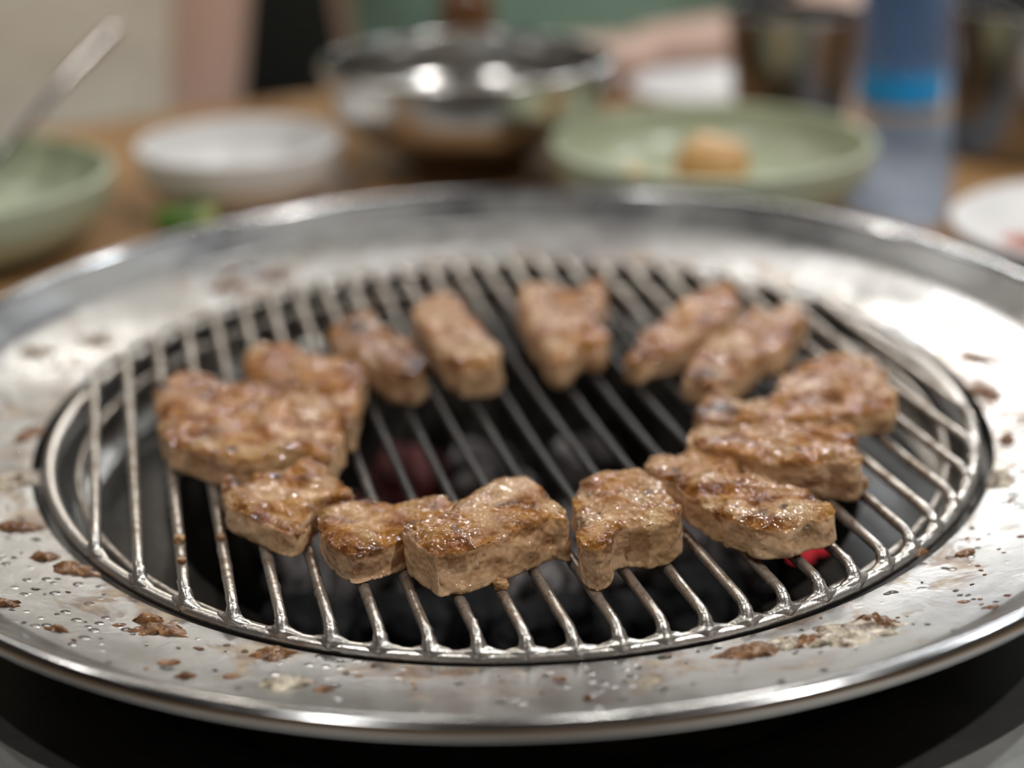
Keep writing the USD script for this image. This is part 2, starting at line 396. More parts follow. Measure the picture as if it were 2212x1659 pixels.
M_floor = mottled('floor_tile', (0.12, 0.10, 0.085), (0.17, 0.15, 0.125), 3, rough=0.4)
M_ceiling = mottled('ceiling_paint', (0.12, 0.115, 0.105), (0.15, 0.14, 0.125), 2, rough=0.9)
M_lamp_white = plain('lamp_housing', (0.8, 0.8, 0.8), 0.4)
M_dark_wood = mottled('dark_wood', (0.05, 0.025, 0.012), (0.09, 0.045, 0.022), 12, rough=0.5, stretch=(1, 1, 6))

# ------------------------------------------------------------------ the room
RX0, RX1, RY0, RY1 = -2.1, 2.4, -1.6, 2.75


def struct(name, mesh, m, label, cat):
    return tag(obj(name, mesh, m, None), label, cat, kind='structure')


struct('floor', box(RX0 - .1, RY0 - .1, FLOOR - .1, RX1 + .1, RY1 + .1, FLOOR), M_floor, 'dark tiled restaurant floor under the table', 'floor')
struct('ceiling', box(RX0 - .1, RY0 - .1, CEIL, RX1 + .1, RY1 + .1, CEIL + .1), M_ceiling, 'painted restaurant ceiling above the table', 'ceiling')
struct('wall_back', box(RX0 - .1, RY1, FLOOR, RX1 + .1, RY1 + .1, CEIL), M_backpaint, 'light painted wall far behind the diners', 'wall')
struct('trim_1', box(-.25, RY1 - .03, FLOOR, RX1, RY1, -.08), M_bounce_wall, 'white lower wall added for the plate reflection, behind the diners on the right', 'wall')  # white band added to brighten what the plate reflects
for i, (x0, x1) in enumerate(((.12, 1.12), (1.20, 2.20))):  # unseen glowing panes added to brighten the plate's reflection
    t = thing(f'window_{i + 1}', ('frosted glowing panel added for the plate reflection, back wall, nearer the middle', 'frosted glowing panel added for the plate reflection, back wall, nearer the right corner')[i], 'window')
    t.SetCustomDataByKey('kind', 'structure')
    obj('added_window_frame', trimesh.util.concatenate([box(x0 - .04, RY1 - .05, -.08, x0, RY1, .86), box(x1, RY1 - .05, -.08, x1 + .04, RY1, .86), box(x0 - .04, RY1 - .05, .82, x1 + .04, RY1, .86), box(x0 - .04, RY1 - .05, -.08, x1 + .04, RY1, -.04)]), M_lamp_white, t, smooth=False)
    obj('pane', box(x0, RY1 - .02, -.04, x1, RY1 - .012, .82), M_added_glow, t, smooth=False)
struct('wall_front', box(RX0 - .1, RY0 - .1, FLOOR, RX1 + .1, RY0, CEIL), M_wallpaint, 'painted wall behind the camera', 'wall')
struct('wall_left', box(RX0 - .1, RY0, FLOOR, RX0, RY1, CEIL), M_wallpaint, 'painted wall on the left of the room', 'wall')
struct('wall_right', box(RX1, RY0, FLOOR, RX1 + .1, RY1, CEIL), M_backpaint, 'painted wall on the right of the room', 'wall')

for i, (x, y, w, h, p, c, rz) in enumerate(PANELS):
    t = thing('ceiling_panel_lamp', ('white rectangular ceiling panel lamp over the right side of the room', 'white rectangular ceiling panel lamp over the left side of the room')[i], 'lamp', (x, y, CEIL), rz, 'ceiling panel lamps')
    fr = [box(-w / 2 - .02, -h / 2 - .02, -.026, w / 2 + .02, -h / 2, 0), box(-w / 2 - .02, h / 2, -.026, w / 2 + .02, h / 2 + .02, 0),
          box(-w / 2 - .02, -h / 2, -.026, -w / 2, h / 2, 0), box(w / 2, -h / 2, -.026, w / 2 + .02, h / 2, 0), box(-w / 2, -h / 2, -.006, w / 2, h / 2, 0)]
    obj('frame', trimesh.util.concatenate(fr), M_lamp_white, t, smooth=False)
    rect_light(numbered('/World', 'panel_light'), x, y, w - .01, h - .01, p, c, rz, CEIL - .02)
for i, (x, y, r, p, c) in enumerate(SPOTS):
    t = thing('ceiling_downlight', 'small round ceiling downlight ' + ('behind the camera to the left', 'behind the camera to the right', 'on the right, level with the table', 'on the left, level with the table', 'above the far side of the table', 'near the back wall on the left', 'near the back wall on the right')[i], 'lamp', (x, y, CEIL), 0, 'ceiling downlights')
    obj('ring', lathe([(r + .002, -.012), (r + .02, -.012), (r + .022, 0), (r + .002, 0)], 48), M_lamp_white, t)
    obj('housing', lathe([(0, -.004), (r + .002, -.004), (r + .002, 0), (0, 0)], 48), M_lamp_white, t)
    disk_light(numbered('/World', 'spot_light'), x, y, r, p, c, CEIL - .008)

for i, (x, p, c) in enumerate(TUBES):
    t = thing('added_tube_lamp', ('leftmost tube light added for meat glints, high on the back wall', 'middle tube light added for meat glints, high on the back wall', 'rightmost tube light added for meat glints, high on the back wall')[i], 'lamp', (x, RY1, 1.38), 0, 'added tube lights on the back wall')  # unseen tubes added so the wet meat catches glints
    obj('backplate', box(-.44, -.02, -.06, .44, 0, .06), M_lamp_white, t, smooth=False)
    obj('hood', box(-.44, -.09, .045, .44, -.02, .055), M_lamp_white, t, smooth=False)
    l = UsdLux.RectLight.Define(stage, '/World/' + numbered('/World', 'tube_light'))
    l.CreateWidthAttr(.84)
    l.CreateHeightAttr(.07)
    l.CreateIntensityAttr(p)
    l.CreateColorAttr(Gf.Vec3f(*c))
    l.AddTranslateOp().Set(Gf.Vec3d(x, RY1 - .045, 1.375))
    l.AddRotateXOp().Set(-64.0)

# ------------------------------------------------------------------ table
ZT = -0.02
TANG = math.atan(0.50)


def edge_y(x):
    return 0.51 + 0.50 * (x + 0.24)


TC, TS = math.cos(TANG), math.sin(TANG)
tp = [(-0.62, edge_y(-0.62)), (0.72, edge_y(0.72))]
dn = np.array([TS, -TC]) * 1.18
tpoly = Polygon([tp[0], tp[1], tuple(np.array(tp[1]) + dn), tuple(np.array(tp[0]) + dn)]).buffer(.012).buffer(-.0)
CS = lambda poly: CrossSection([np.array(orient(poly).exterior.coords)[:-1]])
top = CS(tpoly).extrude(0.035).translate((0, 0, ZT - .035)) - Manifold.cylinder(.2, .252, .252, 128).translate((0, 0, -.1))
t = thing('dining_table', 'brown wooden table top around the round grill', 'table')
obj('tabletop', to_tm(top), M_wood, t, smooth=30)
for s in (0.12, 0.88):
    for q in (0.12, 0.88):
        c = np.array(tp[0]) + s * (np.array(tp[1]) - tp[0]) + q * dn
        obj('leg', box(c[0] - .025, c[1] - .025, FLOOR, c[0] + .025, c[1] + .025, ZT - .035), M_dark_wood, t, smooth=False)
# steel surround let into the table
t = thing('steel_surround', 'brushed stainless steel ring let into the table around the grill', 'surround')
obj('flange', lathe([(.189, ZT - .004), (.1905, ZT - .0005), (.1925, ZT + .0015), (.2, ZT + .001), (.268, ZT + .001), (.2695, ZT + .0001), (.2505, ZT), (.2505, ZT - .006), (.189, ZT - .008)], 192), M_table_steel, t)
obj('inner_ring', lathe([(.148, ZT - .007), (.189, ZT - .004), (.189, ZT - .008), (.148, ZT - .011)], 160), M_shaded_steel, t)  # steel darkened to carry the shade under the plate rim
obj('housing', lathe([(.150, -.20), (.250, -.20), (.250, -.026), (.248, -.026), (.248, -.198), (.150, -.198)], 96), M_table_steel, t)

# ------------------------------------------------------------------ fire pot under the grate
pot = thing('fire_pot', 'sooty steel fire pot with dark ledge below the grate', 'fire pot')
obj('wall', lathe(smooth_profile([(.1445, -.0085), (.1435, -.014), (.1405, -.020), (.136, -.0235)], 16).tolist() + [(.140, -.026), (.1468, -.020), (.1468, -.0085)], 160), M_wall, pot)
obj('ledge', lathe([(.1375, -.0235), (.112, -.0225), (.111, -.0235), (.111, -.027), (.1395, -.027)], 160), M_soot_shade, pot)
obj('basin', lathe([(.111, -.0235), (.106, -.055), (.09, -.085), (0, -.088), (0, -.091), (.093, -.088), (.109, -.057), (.1125, -.027)], 128), M_soot_shade, pot)

# ------------------------------------------------------------------ grill plate
R0 = 0.1495


def plate_z(x, y):
    r = math.hypot(x, y)
    return float(np.interp(r, [R0, .153, .166, .180, .184, .190], [0.0005, .0010, .0035, .0070, .0092, .0142]))


prof = [(.1497, -.0006), (.1495, .0002), (.1502, .0006), (.153, .0010), (.1595, .00225), (.166, .0035), (.172, .0050), (.177, .00625), (.1805, .0071), (.1820, .0077), (.1840, .0092), (.1872, .0118), (.1915, .0156), (.1935, .0170)]
bead = [(.1957 + .0025 * math.cos(a), .0159 + .0025 * math.sin(a)) for a in np.linspace(2.55, -2.3, 22)]
under = [(.1930, .0150), (.1885, .0110), (.1850, .0082), (.180, .0056), (.166, .0022), (.153, -.0003), (.1505, -.0012)]
plate = thing('grill_plate', 'round stainless steel grill plate with raised rolled rim and grease stains', 'grill plate')
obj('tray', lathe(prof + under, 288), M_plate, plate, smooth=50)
obj('rim', lathe([(.1930, .0166)] + bead + [(.1932, .0146)], 288), M_rim, plate, smooth=60, label='bright rolled rim')
obj('inner_lip', lathe([(.1497, .0003), (.1492, -.003), (.1488, -.0075), (.1445, -.0085), (.1445, -.0092), (.1494, -.0085), (.1502, -.003), (.1503, -.0008)], 192), M_soot_shade, plate, smooth=40, label='inner lip with gap shade painted black')  # black colour stands for the shade in the gap around the grate
obj('foot_ring', lathe([(.1555, .0005), (.157, .0012), (.157, ZT - .005), (.1555, ZT - .005)], 128), M_soot_shade, plate)  # blackened to carry the shadow below the rolled rim

rng = np.random.default_rng(7)


def blob(rx, ry, h, seed, n=26, rings=5, rough=0.35, fr=1.7):
    """A thin irregular crust or drop lying in the xy plane."""
    th = np.arange(n) * 2 * PI / n
    edge = 1 + rough * 2 * (fbm(np.stack([np.cos(th) * fr + seed * 3.1, np.sin(th) * fr, np.full(n, seed * .7)], 1), 4, seed) - .5)
    v = [(0, 0, h)]
    for k in range(1, rings + 1):
        q = k / rings
        hh = h * (1 - q ** 2.2)
        for j in range(n):
            ej = 1 + (edge[j] - 1) * q * q
            x, y = rx * q * ej * math.cos(th[j]), ry * q * ej * math.sin(th[j])
            v.append((x, y, max(hh * (0.35 + 1.3 * float(noise(np.array([x * 650, y * 650, seed]), seed))), 0) if k < rings else -0.0002))
    f = [(0, 1 + j, 1 + (j + 1) % n) for j in range(n)]
    for k in range(rings - 1):
        a, b = 1 + k * n, 1 + (k + 1) * n
        for j in range(n):
            j2 = (j + 1) % n
            f += [(a + j, b + j, b + j2), (a + j, b + j2, a + j2)]
    return trimesh.Trimesh(np.array(v), np.array(f), process=False)


def on_plate(m, x, y, rz=0.0):
    c, s = math.cos(rz), math.sin(rz)
    v = m.vertices.copy()
    xy = np.stack([v[:, 0] * c - v[:, 1] * s + x, v[:, 0] * s + v[:, 1] * c + y], 1)
    z = np.array([plate_z(a, b) for a, b in xy]) + v[:, 2] + .0001
    return trimesh.Trimesh(np.c_[xy, z], m.faces, process=False)


# burnt patches where the photograph shows them: pixel, half sizes (mm), turn, kind
PATCHES = [(1625, 1408, 7.5, 4.2, .15, 0), (1690, 1392, 5.5, 3.4, .1, 1), (1745, 1385, 4.5, 2.6, .3, 0), (1835, 1372, 12, 6.5, .2, 1), (1905, 1352, 4.5, 3.2, .3, 0), (1880, 1340, 3.2, 2.0, .2, 0),
           (352, 1362, 6.0, 3.2, .0, 0), (322, 1340, 3.4, 2.0, .3, 0), (158, 1232, 7.0, 3.0, -.3, 0), (122, 1312, 0, 0, 0, 0), (120, 1359, 3.0, 1.4, -.1, 0), (366, 1432, 2.6, 1.4, .4, 0), (590, 1415, 4.5, 2.4, .2, 0),
           (400, 1462, 2.4, 1.2, .2, 0), (500, 1462, 1.8, 1.1, .1, 0), (620, 1478, 6.0, 3.0, .25, 1), (700, 1490, 2.2, 1.2, .4, 0), (95, 1205, 4.0, 2.2, .1, 0), (40, 1140, 6, 3, .2, 0), (12, 1304, 3.4, 2.0, 0, 0),
           (1985, 1195, 2.6, 1.6, .3, 0), (2085, 1196, 3.0, 1.6, .3, 0), (2160, 1035, 7.0, 3.5, 1.2, 1), (2130, 850, 9, 3.5, 1.9, 0), (2175, 950, 4, 2.4, 1.2, 0), (2110, 775, 7, 2.6, 2.2, 0),
           (495, 622, 9, 3.5, .6, 0), (595, 592, 9, 3.6, .45, 0), (1208, 1468, 1.5, 1.0, 0, 0), (1270, 1509, 1.0, .7, 0, 0), (25, 1040, 9, 5, 1.0, 1), (60, 940, 7, 3, 1.3, 0), (215, 735, 8, 4, .8, 1), (80, 760, 7, 4, .8, 1)]
for k, (px, py, a, b, rz, kind) in enumerate(PATCHES):
    if a == 0:
        continue
    p = at_surface(px, py, plate_z)
    m = on_plate(blob(a / 1000, b / 1000, .0016 if a > 3 else .0009, k + 11, n=52, rings=9, rough=.95, fr=3.0), p[0], p[1], rz)
    obj('burnt_residue', m, M_resid_pale if kind else M_resid, plate, smooth=50, label='pale brown crusted residue' if kind else None)
# spatter: drops of fat, thickest to the right and left of the opening
dr, dk = [], []
for k in range(900):
    a = rng.uniform(0, 2 * PI)
    dens = .35 + .65 * max(math.cos(a) if k % 3 else -math.cos(a), 0) ** .7
    if rng.uniform() > dens:
        continue
    r = .1515 + .034 * rng.beta(1.1, 1.5)
    s = .00035 + .0011 * rng.beta(1, 4)
    e = rng.uniform(1, 2.2)
    m = on_plate(blob(s * e, s, s * .38, int(k % 9), 9, 3, .3), r * math.cos(a), r * math.sin(a), rng.uniform(-.5, .5))
    (dk if rng.uniform() < .3 else dr).append(m)
obj('grease_spatter', trimesh.util.concatenate(dr), M_grease, plate, smooth=60, kind='stuff', label='clear grease droplets')
obj('burnt_spatter', trimesh.util.concatenate(dk), M_resid, plate, smooth=60, kind='stuff', label='small dark burnt specks')

# ------------------------------------------------------------------ grate
RG, SAG = 0.1430, 0.0060
PHI, STEP, OFF0, NBAR = -0.2402, 0.0109, -0.1297, 25
GN = np.array([math.cos(PHI), -math.sin(PHI)])
GM = np.array([math.sin(PHI), math.cos(PHI)])
GOFF = np.array([0.0, -0.0028])
WR = 0.00148


def grate_z(x, y):
    """Height of the bars' axis: the middle has sagged with the heat."""
    r2 = ((x - GOFF[0]) ** 2 + (y - GOFF[1]) ** 2) / RG ** 2
    return 0.0052 - SAG * np.maximum(1 - r2, 0)


grate = thing('grill_grate', 'round wire grill grate with blackened sagging middle, holding the meat', 'grill grate')
ring = torus(RG + .0004, .0021, 0.0001, 240, 14)
ring.vertices += np.array([GOFF[0], GOFF[1], 0])
ang = np.arctan2(ring.vertices[:, 1], ring.vertices[:, 0])
ring.vertices[:, 2] += .0004 * (noise(np.stack([np.cos(ang) * 4, np.sin(ang) * 4, ang * 0], 1), 3) - .5)
obj('rim_ring', ring, M_wire, grate, smooth=60)
low = torus(RG - .0075, .0013, -0.0046, 200, 10)
low.vertices += np.array([GOFF[0], GOFF[1], 0])
obj('lower_ring', low, M_wire, grate, smooth=60)
for k in range(NBAR):
    o = OFF0 + STEP * k
    hl = math.sqrt(RG ** 2 - o ** 2)
    s = np.unique(np.concatenate([np.linspace(-hl, hl, 90), np.linspace(-hl, -hl + .008, 9), np.linspace(hl - .008, hl, 9)]))
    xy = o * GN[None] + s[:, None] * GM[None] + GOFF
    z = grate_z(xy[:, 0], xy[:, 1])
    e = np.clip((hl - np.abs(s)) / .0050, 0, 1)
    z = z - .0046 * (1 - np.sqrt(1 - (1 - e) ** 2))
    xy = xy + .0002 * (noise(np.stack([s * 25, s * 0 + k * 3.3, s * 0], 1), 5) - .5)[:, None] * GN
    sides = 10
    aa = np.arange(sides) * 2 * PI / sides
    q = np.stack(np.broadcast_arrays(s[:, None] * 420, np.cos(aa)[None] * 1.3 + k * 7.7, np.sin(aa)[None] * 1.3), -1)
    lump = np.clip(fbm(q, 3, 9) - .62, 0, 1) * 3.2
    rr = WR * (1 + .05 * (fbm(q * 1.7, 2, 4) - .5) + lump * .42 * (.35 + e[:, None] * .65))
    obj('bar', tube(np.c_[xy, z], rr, sides), M_wire, grate, smooth=50)
    for sg in (-1, 1):
        e0 = np.array([*(o * GN + sg * hl * GM + GOFF), 0.0])
        tg = np.array([-e0[1] + GOFF[1], e0[0] - GOFF[0], 0]) / RG
        inn = -np.array([e0[0] - GOFF[0], e0[1] - GOFF[1], 0]) / RG
        bd = np.array([*(-sg * GM), 0])
        parts = [Manifold.sphere(.0022, 14).translate(tuple(e0 + [0, 0, .0014])), Manifold.sphere(.0017, 14).translate(tuple(e0 + bd * .0016 + [0, 0, .0040]))]
        w1 = Manifold.batch_hull(parts)
        w2 = Manifold.batch_hull([Manifold.sphere(.0024, 14).translate(tuple(e0 + [0, 0, .0012])), Manifold.sphere(.0010, 12).translate(tuple(e0 + tg * .0050 + [0, 0, .0012])), Manifold.sphere(.0010, 12).translate(tuple(e0 - tg * .0050 + [0, 0, .0012]))])
        wd = to_tm((w1 + w2).refine_to_length(.0009))
        trimesh.smoothing.filter_taubin(wd, iterations=8)
        wd.vertices += .0004 * (noise(wd.vertices * 600, 8) - .5)[:, None]
        obj('weld', wd, M_wire, grate, smooth=70)

# ------------------------------------------------------------------ charcoal
crng = np.random.default_rng(3)


def lump(sx, sy, sz, seed, sq=.62):
    b = trimesh.creation.icosphere(3, 1.0)
    v = b.vertices
    w = np.sign(v) * np.abs(v) ** sq
    w = w * (1 + .5 * (fbm(v * 1.6 + seed * 5.1, 3, seed) - .5)[:, None] + .16 * (fbm(v * 6 + seed, 3, seed) - .5)[:, None])
    b.vertices = w * np.array([sx, sy, sz])
    return b


spots = []
for k in range(900):
    p = crng.uniform(-.088, .088, 2)
    if np.hypot(*p) < .084 and p[1] > -.052 and all(np.hypot(*(p - q)) > .0245 for q in spots):
        spots.append(p)
for k, p in enumerate(spots):
    hot = k % 7 == 3
    tt = thing('charcoal_lump', 'ash-grey charcoal lump glowing dull red in the pit under the grate' if hot else ('ash-grey charcoal lump lying in the pit under the grate' if p[1] > -.018 else 'charcoal lump with pit shade in its colour, below the front slices'), 'charcoal', (p[0], p[1], -.0615 + crng.uniform(-.006, .003)), crng.uniform(0, 360), 'glowing charcoal lumps' if hot else ('grey charcoal lumps' if p[1] > -.018 else 'shade-darkened charcoal lumps'))
    obj('lump', lump(*(crng.uniform(.85, 1.15, 3) * [.0150, .0115, .0125]), k + 1), M_ember if hot else (M_coal if p[1] > -.018 else M_coal_shaded), tt, smooth=25)  # front lumps use a blackened copy with the pit shade in its colour
for k, (px, py, sx, sy) in enumerate(((1731, 1180, .0040, .0016), (1772, 1158, .0032, .0018))):
    p = at(px, py, -.030)
    tt = thing('ember', ('bright red ember showing between the bars by the right front slice, the larger', 'bright red ember showing between the bars by the right front slice, the smaller')[k], 'ember', (p[0], p[1], -.0335 if k else -.033))
    obj('piece', lump(sx, sy, .0025, 60 + k), M_hot, tt, smooth=25)
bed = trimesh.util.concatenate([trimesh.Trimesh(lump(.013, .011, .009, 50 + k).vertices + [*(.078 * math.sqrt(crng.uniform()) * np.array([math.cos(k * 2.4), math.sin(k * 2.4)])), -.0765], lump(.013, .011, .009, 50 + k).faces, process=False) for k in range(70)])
tag(obj('charcoal_bed', bed, M_coal_shaded, None, smooth=25, kind='stuff'), 'dark charcoal rubble at the bottom of the fire pot', 'charcoal')

# ------------------------------------------------------------------ meat
def meat(name, label, pts, thick, lean=(0, -.002), fat=(), char=(), sear=.85, tilt=(0, 0), edge=.0009, lift=0.0, seed=0, amp=1.0, grain=0.5, dark=0.0):
    """A slice of grilled pork: top outline in picture points laid on the plane of its upper face, walls down to the grate.
    tilt: slope of the upper face (m per m) in x and y; lean: how far the foot stands out; fat / char: (px, py, radius mm)."""
    top = []
    for px, py in pts:
        z = thick
        for _ in range(8):
            p = at(px, py, z)
            z = grate_z(p[0], p[1]) + WR + lift + thick
        top.append(p)
    top = np.array(top)
    c = top[:, :2].mean(0)
    poly = Polygon(top[:, :2]).buffer(0)
    poly = poly.buffer(-.0009).buffer(.0022).buffer(-.0013)
    if poly.geom_type != 'Polygon':
        poly = max(poly.geoms, key=lambda g: g.area)
    n_ = int(poly.length / .0009)
    ring_ = np.array([poly.exterior.interpolate(k / n_, normalized=True).coords[0] for k in range(n_)])
    tan_ = np.roll(ring_, -1, 0) - np.roll(ring_, 1, 0)
    tan_ /= np.linalg.norm(tan_, axis=1, keepdims=True) + 1e-12
    p3 = np.c_[ring_, np.full(n_, seed * .37)]
    ring_ = ring_ + np.stack([tan_[:, 1], -tan_[:, 0]], 1) * (.0034 * (fbm(p3 * 130, 3, seed + 21) - .5) + .0016 * (fbm(p3 * 420, 2, seed + 22) - .5))[:, None]
    poly = Polygon(ring_).buffer(0)
    if poly.geom_type != 'Polygon':
        poly = max(poly.geoms, key=lambda g: g.area)
    poly = affinity.translate(poly.simplify(.0001), -c[0], -c[1])
    m = to_tm(CS(poly).extrude(thick).refine_to_length(edge))
    v0 = np.array(m.vertices)
    topness = np.clip(v0[:, 2] / thick, 0, 1)
    bd = np.array([poly.exterior.interpolate(s).coords[0] for s in np.arange(0, poly.length, .0004)])
    dist, _ = cKDTree(bd).query(v0[:, :2])
    rad = .0032
    q = np.clip(1 - dist / rad, 0, 1)
    drop = rad * (1 - np.sqrt(np.maximum(1 - q ** 2, 0)))
    up = v0[:, 2] > thick * .999
    v = v0.copy()
    v[up, 2] -= np.minimum(drop[up], thick * .4) * .75
    lowf = 1 - topness
    v[:, :2] += lowf[:, None] * np.array(lean) + (lowf * topness * 4)[:, None] * 0
    m.vertices = v
    trimesh.smoothing.filter_laplacian(m, iterations=3, lamb=.5)
    nr = np.array(m.vertex_normals)
    v = np.array(m.vertices)
    s3 = np.array([seed * 1.37, seed * .71, seed * .33])
    w = np.stack([v[:, 0] * math.cos(grain) + v[:, 1] * math.sin(grain), -v[:, 0] * math.sin(grain) + v[:, 1] * math.cos(grain), v[:, 2]], 1)
    d = .0050 * (fbm(v * 70 + s3, 3, seed) - .5) + .0042 * (fbm(v * 170 + s3 * 2, 3, seed + 11) - .5) + .0016 * (fbm(w * [150, 420, 420] + s3, 3, seed + 1) - .5) + .0007 * (fbm(v * 520 + s3, 3, seed + 2) - .5)
    # craggy pits on the fried face
    pit = np.clip(.42 - fbm(v * 190 + s3 * 2, 3, seed + 5), 0, 1)
    topf = np.clip(nr[:, 2], 0, 1)
    v = v + nr * (d * amp * np.where(nr[:, 2] < -.5, .15, .45 + .55 * np.clip(nr[:, 2] * 2, 0, 1)))[:, None] - nr * (pit * .006 * topf * amp)[:, None]
    v[:, 2] = np.maximum(v[:, 2], 0.0002)
    v[:, 2] += np.clip(v[:, 2] / thick, 0, 1) * (v[:, 0] * tilt[0] + v[:, 1] * tilt[1])
    g = fbm(v * 110 + s3, 3, seed + 3)
    edge_band = np.exp(-((dist - .0008) / .0016) ** 2) * (topness > .7)
    se = np.clip((nr[:, 2] - .15) / .5, 0, 1) * (.28 + .92 * sear) * (.30 + 2.3 * (g - .28)) + .35 * edge_band * (g > .42) + .22 * (fbm(v * 220 + s3, 3, seed + 9) > .5) * (nr[:, 2] < .3)
    fbase = np.clip((fbm(v * 85 + s3 * 3, 2, seed + 4) - .68) * 7, 0, .5)
    ch = np.clip((fbm(v * 240 + s3 * 5, 3, seed + 6) - .74) * 12, 0, .8) * (topness > .6) + .5 * edge_band * np.clip((fbm(v * 130 + s3, 2, seed + 8) - .60) * 10, 0, 1)
    ch = np.maximum(ch, dark * (.6 + .8 * g))
    wx = v[:, :2] + c
    fa = fbase
    for px, py, r in fat:
        p = at(px, py, float(grate_z(*c)) + thick * .8)
        fa = np.maximum(fa, .9 * np.exp(-(np.hypot(*(wx - p[:2]).T) / (r / 1000)) ** 4))
    for px, py, r in char:
        p = at(px, py, float(grate_z(*c)) + thick)
        rr_ = np.hypot(*(wx - p[:2]).T) / (r / 1000) * (.7 + .6 * fbm(v * 400, 2, 3))
        ch = np.maximum(ch, .92 * np.exp(-rr_ ** 4) * (topness > .45))
    zb = grate_z(wx[:, 0], wx[:, 1]) + WR + lift
    z0 = float(grate_z(*c)) + WR + lift
    v[:, 2] += zb - z0 + .0
    t = thing(name, label, 'meat', (c[0], c[1], z0), 0, None)
    obj('slice', (v, m.faces), M_meat, t, smooth=True, attrs={'sear': np.clip(se, 0, 1), 'fat': np.clip(fa, 0, 1), 'char': np.clip(ch, 0, 1)})
    return t


PK = 'pork_slice'
meat(PK, 'largest seared pork slice at the left of the ring, fat edge facing front', [(337, 845), (352, 815), (372, 800), (401, 790), (464, 800), (491, 818), (597, 821), (653, 838), (714, 855), (735, 885), (738, 940), (728, 972), (690, 985), (640, 962), (560, 982), (490, 988), (440, 975), (380, 950), (340, 915)], .0095, lean=(0, -.0025), fat=[(450, 985, 5), (540, 1000, 5), (610, 990, 5), (355, 950, 4)], char=[(350, 860, 3.5), (500, 990, 2)], sear=1.05, seed=1, lift=.0002, edge=.001, grain=.1)
meat(PK, 'browned pork slice tucked behind the largest slice on the left', [(520, 770), (528, 748), (550, 736), (640, 742), (705, 766), (745, 762), (785, 778), (790, 812), (772, 850), (764, 905), (744, 915), (715, 850), (655, 830), (597, 814), (540, 800)], .010, fat=[(545, 775, 5)], sear=.95, seed=2, edge=.0012)
meat(PK, 'dark reddish rolled pork strip standing left of the back row', [(706, 722), (722, 690), (745, 672), (792, 666), (850, 708), (915, 758), (925, 785), (895, 800), (850, 795), (795, 768), (725, 742)], .0120, sear=1.15, char=[(770, 720, 6), (900, 790, 5)], dark=.38, seed=3, edge=.0012, grain=-.6)
meat(PK, 'pale golden rectangular pork piece with a fatty front end, back row', [(885, 668), (903, 640), (965, 617), (1000, 650), (1022, 690), (1060, 715), (1082, 758), (1066, 778), (990, 788), (955, 762), (918, 715)], .0115, lean=(.001, -.003), fat=[(1030, 775, 10), (960, 700, 4)], sear=.6, seed=4, edge=.0012, grain=-.6)
meat(PK, 'notched butterfly-shaped pork piece in the middle of the back row', [(1118, 645), (1140, 603), (1190, 600), (1236, 625), (1262, 602), (1302, 598), (1310, 640), (1288, 668), (1310, 718), (1298, 740), (1252, 735), (1240, 758), (1208, 778), (1182, 762), (1165, 728), (1138, 690)], .0105, lean=(0, -.0025), fat=[(1200, 760, 6), (1150, 640, 5)], sear=.6, seed=5, edge=.0012)
meat(PK, 'slim pork strip pointing front-left, nearer the back of the right side', [(1352, 765), (1375, 728), (1420, 688), (1480, 640), (1530, 603), (1588, 606), (1600, 640), (1560, 680), (1505, 718), (1470, 745), (1420, 755), (1375, 772)], .0095, lean=(0, -.002), sear=.8, fat=[(1470, 735, 4)], seed=6, edge=.0012, grain=.7)
meat(PK, 'knobbly pork strip with a dark burnt front tip beside the slim strip', [(1478, 800), (1500, 765), (1530, 732), (1580, 690), (1632, 660), (1655, 672), (1700, 646), (1735, 650), (1742, 680), (1720, 702), (1700, 745), (1650, 755), (1620, 780), (1572, 818), (1520, 822)], .0095, lean=(0, -.0025), fat=[(1560, 760, 7), (1540, 815, 5)], char=[(1525, 808, 4.5)], sear=.7, seed=7, edge=.0012, grain=.7)
meat(PK, 'broad brown pork slice tapering to a charred left tip, far right', [(1500, 880), (1515, 862), (1540, 852), (1595, 858), (1663, 844), (1692, 802), (1764, 764), (1819, 747), (1882, 764), (1908, 793), (1935, 831), (1925, 868), (1870, 880), (1806, 888), (1700, 893), (1640, 890), (1574, 900), (1520, 900)], .0095, lean=(0, -.002), char=[(1560, 882, 4.5), (1580, 890, 3), (1515, 885, 3)], fat=[(1625, 880, 5)], sear=.9, seed=8, edge=.0011, grain=.2)
meat(PK, 'thick square-cut pork slice with a pale cut front face, right side', [(1484, 945), (1490, 922), (1520, 912), (1580, 915), (1646, 900), (1740, 905), (1806, 898), (1842, 914), (1853, 950), (1853, 982), (1840, 992), (1764, 992), (1680, 990), (1600, 975), (1530, 965)], .0125, lean=(.0005, -.001), sear=.85, char=[(1722, 975, 1.2)], seed=9, edge=.0009)
meat(PK, 'long glossy pork slice with charred front corner resting on its neighbour, right front', [(1395, 994), (1405, 978), (1428, 970), (1468, 967), (1484, 955), (1545, 942), (1577, 952), (1608, 977), (1624, 1004), (1675, 1024), (1700, 1046), (1738, 1050), (1776, 1069), (1801, 1092), (1792, 1108), (1770, 1113), (1694, 1130), (1640, 1138), (1608, 1120), (1567, 1110), (1535, 1090), (1478, 1055), (1440, 1030), (1403, 1008)], .0095, lean=(.0005, -.0018), fat=[(1790, 1115, 3.5), (1530, 1120, 4), (1720, 1150, 6)], char=[(1461, 1020, 1.6), (1589, 1030, 1.8), (1640, 1131, 2.4), (1760, 1100, 2), (1690, 1128, 1.5)], sear=.75, lift=.0012, seed=10, edge=.0008, grain=-.35)
